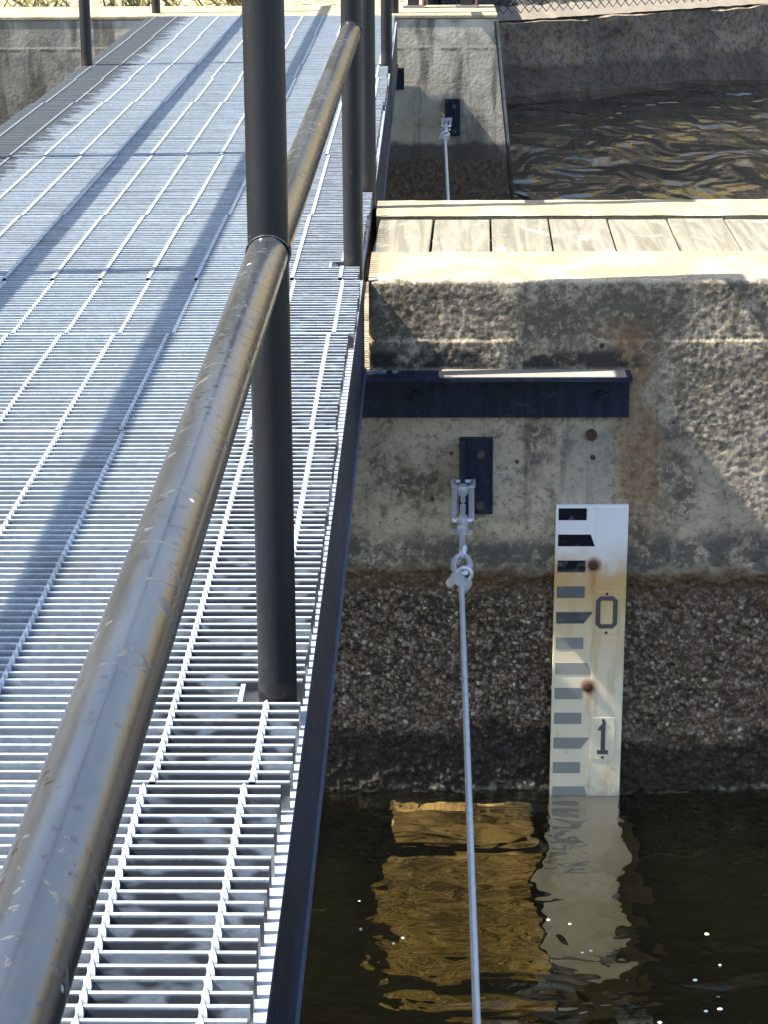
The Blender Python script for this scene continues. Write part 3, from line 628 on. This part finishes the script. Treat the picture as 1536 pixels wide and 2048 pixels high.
def back_wall():
    root = thing('retaining_wall', 'low dark rough retaining wall along the far side of the pool', 'wall', (A0.x, A0.y, -1.25))
    m = MB(); s0, s1, n, h = -4.0, 12.0, 420, 26; v = []
    for j in range(h + 1):
        z = -0.69 - 0.85 * j / h
        for i in range(n + 1):
            s = s0 + (s1 - s0) * i / n; P = Vector((s, 0, z))
            t = j / h; prof = 0.05 * math.sin(t * 5.0) - 0.16 * t
            d = prof + 0.05 * fbm(P * 1.3) + 0.022 * fbm(P * 9, 3)
            zz = z + (0.03 * fbm(Vector((s * 2.0, 4, 0))) if j == 0 else 0)
            p = wallpt(s, d); v.append((p.x - A0.x, p.y - A0.y, zz + 1.25))
    w = n + 1; fs = [(j * w + i, (j + 1) * w + i, (j + 1) * w + i + 1, j * w + i + 1) for j in range(h) for i in range(n)]
    # top surface
    o = len(v)
    for j in range(5):
        for i in range(n + 1):
            s = s0 + (s1 - s0) * i / n; off = 0.10 * (j + 1); P = Vector((s, off, 0))
            z = -0.675 + 0.02 * fbm(P * 6); p = wallpt(s, off); v.append((p.x - A0.x, p.y - A0.y, z + 1.25))
    for i in range(n): fs.append((i + 1, i, o + i, o + i + 1)[::-1])
    fs += [(o + j * w + i, o + j * w + i + 1, o + (j + 1) * w + i + 1, o + (j + 1) * w + i) for j in range(4) for i in range(n)]
    m.add(v, fs); m.build('wall_face', m_gunite(), root, smooth=True, recalc=True)
    b = MB(); v = []
    for j in range(4):
        for i in range(n + 1):
            s = s0 + (s1 - s0) * i / n; off = 0.03 + 0.09 * j + 0.02 * fbm(Vector((s * 5, j, 0))); p = wallpt(s, off)
            v.append((p.x - A0.x, p.y - A0.y, -0.668 + 0.028 * j + (0.022 if j else 0.006) * fbm(Vector((s * 9, j * 2, 3))) + 1.25))
    b.add(v, [(j * w + i, j * w + i + 1, (j + 1) * w + i + 1, (j + 1) * w + i) for j in range(3) for i in range(n)])
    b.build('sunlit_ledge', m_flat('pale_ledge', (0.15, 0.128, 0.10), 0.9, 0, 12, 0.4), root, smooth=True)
back_wall()
def fence():
    root = thing('chain_link_fence', 'dark chain link fence standing on the low wall across the pool', 'fence', (A0.x, A0.y, -0.62))
    m = MB(); pit = 0.085; s0, s1, h = -0.6, 7.0, 1.7; off = -0.01
    n = int((s1 - s0 + h) / pit)
    def q(s, z): p = wallpt(s, off); return (p.x - A0.x, p.y - A0.y, z)
    for k in range(n + 1):
        for sg in (1, -1):
            a = s0 - h + k * pit if sg == 1 else s0 + k * pit
            pts = [(a, 0.01), (a + h * sg, 0.01 + h)]
            lo, hi = max(s0, min(p[0] for p in pts)), min(s1, max(p[0] for p in pts))
            if hi - lo < 0.02: continue
            f = lambda s: 0.01 + (s - a) * sg
            m.tube([q(lo, f(lo)), q(hi, f(hi))], 0.0042, 4, caps=False)
    m.build('mesh', m_flat('fence_wire', (0.05, 0.05, 0.052), 0.5, 0.3), root)
    for s in (-0.6, 3.6, 6.9):
        b = MB(); b.tube([q(s, -0.15), q(s, h + 0.05)], 0.024, 14); b.build('fence_post', PAINT, root, smooth=True)
fence()
for x, lab in ((-0.055, 'left of the two dark bolted post feet on the abutment coping'), (0.205, 'right of the two dark bolted post feet, nearest the abutment corner')):
    root = thing('fence_post', lab, 'post', (x, 11.30, 0.0), 'post feet on the abutment')
    b = MB(); b.box(-0.05, 0.05, -0.04, 0.04, 0.0, 0.012); b.build('base_plate', m_flat('grey_plate', (0.18, 0.17, 0.16), 0.6), root)
    b = MB(); b.box(-0.028, 0.028, -0.028, 0.028, 0.012, 1.05); b.build('upright', PAINT, root)
    b = MB(); b.tube([(0.052, -0.03, 0.01), (0.045, -0.02, 0.5)], 0.009, 8); b.build('brace', RUST, root)

# ------------------------------------------------------------------ setting: banks, bed, water
def m_bank():
    g = G('bank_rubble'); p = g.pos(); x, y, z = g.sep(p); v = g.sep(g.vor(p, 9, 'F1', 1)); n = g.noise(p, 1.1, 5, 0.6); k = g.noise(p, 30, 4)
    c = g.ramp(v[0], (0, (0.005, 0.005, 0.005)), (0.5, (0.018, 0.0175, 0.017)), (1, (0.05, 0.047, 0.041)))
    dry = g.mix(k, (0.14, 0.11, 0.04), (0.48, 0.36, 0.15))
    dry = g.mix(g.ss(g.math('ADD', x, g.math('MULTIPLY_ADD', n, 9.0, -4.5)), 3.6, 1.4), dry, g.mix(k, (0.018, 0.020, 0.008), (0.075, 0.07, 0.028)))
    c = g.mix(g.ss(g.math('ADD', z, g.math('MULTIPLY_ADD', n, 1.2, -0.6)), 0.6, 1.3), c, dry)
    near = g.math('MULTIPLY', g.ss(y, 14.5, 13.0), g.ss(x, 1.0, 0.4))
    c = g.mix(near, c, g.mix(g.ss(k, 0.45, 0.6), (0.36, 0.31, 0.20), (0.12, 0.10, 0.05)))
    return g.fin(c, 0.95, 0, g.bump(g.math('ADD', g.vor(p, 9), k), 0.8, 0.05), 0.2)
BANK = m_bank()
def bank():
    m = MB(); xs = np.concatenate([np.linspace(-160, -12, 16), np.linspace(-10, 14, 121), np.linspace(16, 160, 16)]); ys = np.concatenate([np.linspace(11.0, 24, 66), np.linspace(25, 260, 30)])
    v = []
    for y in ys:
        for x in xs:
            P = Vector((x, y, 0)); hp = A0.x + (0 if True else 0)
            # signed distance behind the retaining wall line
            d = -((Vector((x, y)) - A0).dot(AN))
            zw = -0.80 + max(0, d - 0.45) * 0.55 if d > 0.30 else -2.4
            zl = -0.02 + 0.05 * max(0, y - 11.6) if y > 11.44 else -2.4
            t = min(1, max(0, (0.20 - x) / 0.15))
            z = (zl if (t > 0.5 and d < 0.30) else zw)
            if d > 0.30: z = max(zw, zl if x < 0.2 else -9)
            z = min(z, 14 + 4 * fbm(P * 0.03))
            z += (0.05 * fbm(P * 2.3) if z > -1 else 0) * min(1, max(0.15, abs(y - 11.5)))
            v.append((x, y, z))
    w = len(xs); m.add(v, [(j * w + i, j * w + i + 1, (j + 1) * w + i + 1, (j + 1) * w + i) for j in range(len(ys) - 1) for i in range(w - 1)])
    m.build('bank', BANK, kind='structure', smooth=True)
bank()
m = MB(); m.box(-400, 400, -300, 400, -3.5, -3.2); m.build('river_bed', m_flat('silty_bed', (0.075, 0.058, 0.028), 0.95, 0, 3, 0.5), kind='structure')

# weeds and tufts at the abutment
GRASS = m_flat('dry_weed', (0.20, 0.17, 0.06), 0.9, 0, 20, 0.6)
for i, (x, y, n, hh, lab) in enumerate(((-1.42, 11.62, 60, 0.16, 'dry weed tuft behind the far left railing post'), (-0.95, 11.66, 50, 0.13, 'low dry weed tuft behind the coping, left of the nearest post'), (-1.95, 11.60, 45, 0.12, 'dry weed tuft at the far left behind the coping'))):
    b = MB()
    for k in range(n):
        a = random.uniform(0, 6.28); r = random.uniform(0, 0.16); px, py = r * math.cos(a) * 1.6, r * math.sin(a) * 0.5; hgt = hh * random.uniform(0.5, 1.2); dx, dy = random.uniform(-.09, .09), random.uniform(-.05, .05); w = 0.006
        b.add([(px - w, py, 0), (px + w, py, 0), (px + dx + w * .6, py + dy, hgt * .7), (px + dx * 1.7, py + dy * 1.6, hgt)], [(0, 1, 2), (0, 2, 3)])
    o = b.build('weed_tuft', GRASS); o.location = (x, y, -0.03); tag(o, lab, 'weed', 'weed tufts behind the coping')

# added slabs painting a patch of sunlight on the pier under water
def m_lit_patch():
    g = G('painted_sunlit_patch'); p = g.pos(); x, y, z = g.sep(p); n = g.noise(g.scale(p, (6, 6, 30)), 1.0, 5, 0.65, 1.6); k = g.noise(p, 40, 3)
    c = g.mix(g.ss(n, 0.36, 0.66), (0.09, 0.053, 0.016), (0.70, 0.44, 0.14))  # amber tone paints sunlight on the underwater wall
    rod_shade = g.math('MULTIPLY', g.ss(g.noise(g.scale(p, (11, 1, 0.7)), 1.0, 2), 0.52, 0.62), 0.55); c = g.mix(rod_shade, c, (0.06, 0.04, 0.016)); c = g.mix(g.math('MULTIPLY', g.ss(g.noise(p, 6, 4, 0.6), 0.5, 0.68), 0.6), c, (0.07, 0.05, 0.02)); c = g.mix(g.math('MULTIPLY', g.ss(k, 0.6, 0.72), 0.8), c, (0.75, 0.55, 0.25))  # vertical bands paint the shadows of the grating rods
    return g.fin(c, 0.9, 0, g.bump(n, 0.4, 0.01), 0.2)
LIT_PATCH = m_lit_patch()
root = thing('sunlit_patch_slabs', 'added amber slabs painting a sunlit patch under water, left of the gauge', 'light_slabs', (0, PY, -1.3))
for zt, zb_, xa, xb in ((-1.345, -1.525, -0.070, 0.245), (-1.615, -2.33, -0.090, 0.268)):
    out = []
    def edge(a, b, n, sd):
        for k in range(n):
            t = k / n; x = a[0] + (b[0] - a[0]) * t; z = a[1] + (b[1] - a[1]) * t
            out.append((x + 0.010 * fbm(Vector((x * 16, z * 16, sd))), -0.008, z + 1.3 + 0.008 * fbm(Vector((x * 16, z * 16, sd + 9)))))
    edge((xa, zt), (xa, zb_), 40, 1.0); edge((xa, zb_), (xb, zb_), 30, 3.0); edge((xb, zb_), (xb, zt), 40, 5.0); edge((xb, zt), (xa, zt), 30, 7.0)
    b = MB(); b.prism(out, (0, 0.03, 0)); b.build('lit_slab', LIT_PATCH, root, recalc=True)

out = []  # added slab, painted as the dimmer sunlit patch by the gauge
for a, b, n in (((0.295, -1.42), (0.295, -2.5), 30), ((0.295, -2.5), (0.535, -2.5), 16), ((0.535, -2.5), (0.470, -1.42), 34), ((0.470, -1.42), (0.295, -1.42), 12)):
    for k in range(n):
        t = k / n; x = a[0] + (b[0] - a[0]) * t; z = a[1] + (b[1] - a[1]) * t
        out.append((x + 0.014 * fbm(Vector((x * 9, z * 9, 4))), -0.003, z + 1.3 + 0.008 * fbm(Vector((x * 16, z * 16, 2)))))
b = MB(); b.prism(out, (0, 0.02, 0)); b.build('lit_slab', m_flat('dim_painted_sunlit_patch', (0.085, 0.06, 0.022), 0.9, 0, 9, 0.6), root, recalc=True)['label'] = 'added dim brown slab painting a fainter sunlit patch under water beside the gauge'

def water():
    g = G('pool_water'); nt = g.t; g.n.remove(g.b)
    p = g.pos(); x, y, z = g.sep(p)
    near = g.ss(y, 6.5, 5.0)
    w1 = g.noise(g.scale(p, (5.5, 8.5, 1)), 1.0, 2, 0.5, 0.6); w2 = g.noise(g.scale(p, (2.4, 3.3, 1), (3, 5, 0)), 1.0, 2, 0.45, 0.4); w4 = g.noise(g.scale(p, (2.3, 1.0, 1), (7, 1, 0)), 1.0, 2, 0.5, 0.8); w3 = g.noise(g.scale(p, (16, 40, 1)), 1.0, 2, 0.5)
    h = g.math('ADD', g.math('MULTIPLY', w1, g.math('MULTIPLY_ADD', near, 0.015, 0.002)), g.math('ADD', g.math('ADD', g.math('MULTIPLY', w2, g.math('MULTIPLY_ADD', near, 0.051, 0.012)), g.math('MULTIPLY', w4, g.math('MULTIPLY_ADD', near, -0.15, 0.15))), g.math('MULTIPLY', w3, 0.0004)))
    h = g.math('MULTIPLY', h, g.math('MULTIPLY_ADD', near, 0.0, 1.0))
    nrm = g.bump(h, 1.0, 1.0)
    gl = g.new('ShaderNodeBsdfGlass'); gl.inputs['IOR'].default_value = 1.333; gl.inputs['Roughness'].default_value = 0.0; g.set(gl.inputs['Normal'], nrm); g.set(gl.inputs['Color'], (1, 1, 1))
    va = g.new('ShaderNodeVolumeAbsorption'); va.inputs['Color'].default_value = (0.66, 0.66, 0.44, 1); va.inputs['Density'].default_value = 0.62
    nt.links.new(gl.outputs[0], g.out.inputs['Surface']); nt.links.new(va.outputs[0], g.out.inputs['Volume'])
    m = MB(); m.box(-60, 60, -60, 19.2, -3.3, -1.25)
    return m.build('water', g.m, kind='structure')
water()
# floating flecks
FL = m_flat('foam_white', (0.75, 0.75, 0.72), 0.5)
flecks = [(719, 1802), (806, 1876), (787, 1887), (1097, 1840), (1140, 1848), (1165, 1905), (1182, 1902), (1414, 1868), (1390, 1960), (1440, 2018), (1412, 2022), (1320, 2045), (1440, 1930)]
R3 = cam.matrix_world.to_3x3()
for k, (px, py) in enumerate(flecks):
    d = R3 @ Vector((px - 768, 1024 - py, -4500)); t = (-1.249 - H) / d.z; c = Vector((0, 0, H)) + d * t
    r = 0.62 * [0.003, 0.0045, 0.0045, 0.006, 0.0045, 0.004, 0.004, 0.007, 0.006, 0.006, 0.005, 0.006, 0.004][k]
    b = MB(); b.blob((0, 0, 0), (r * random.uniform(1, 1.5), r, r * 0.5), 10, 6, 0.15); o = b.build('foam_fleck', FL, smooth=True); o.location = c
    tag(o, 'tiny white foam fleck floating on the dark water', 'foam fleck', 'foam flecks on the near water')
S.cycles.max_bounces = 10; S.cycles.transmission_bounces = 8; S.cycles.use_denoising = True; S.cycles.caustics_reflective = False
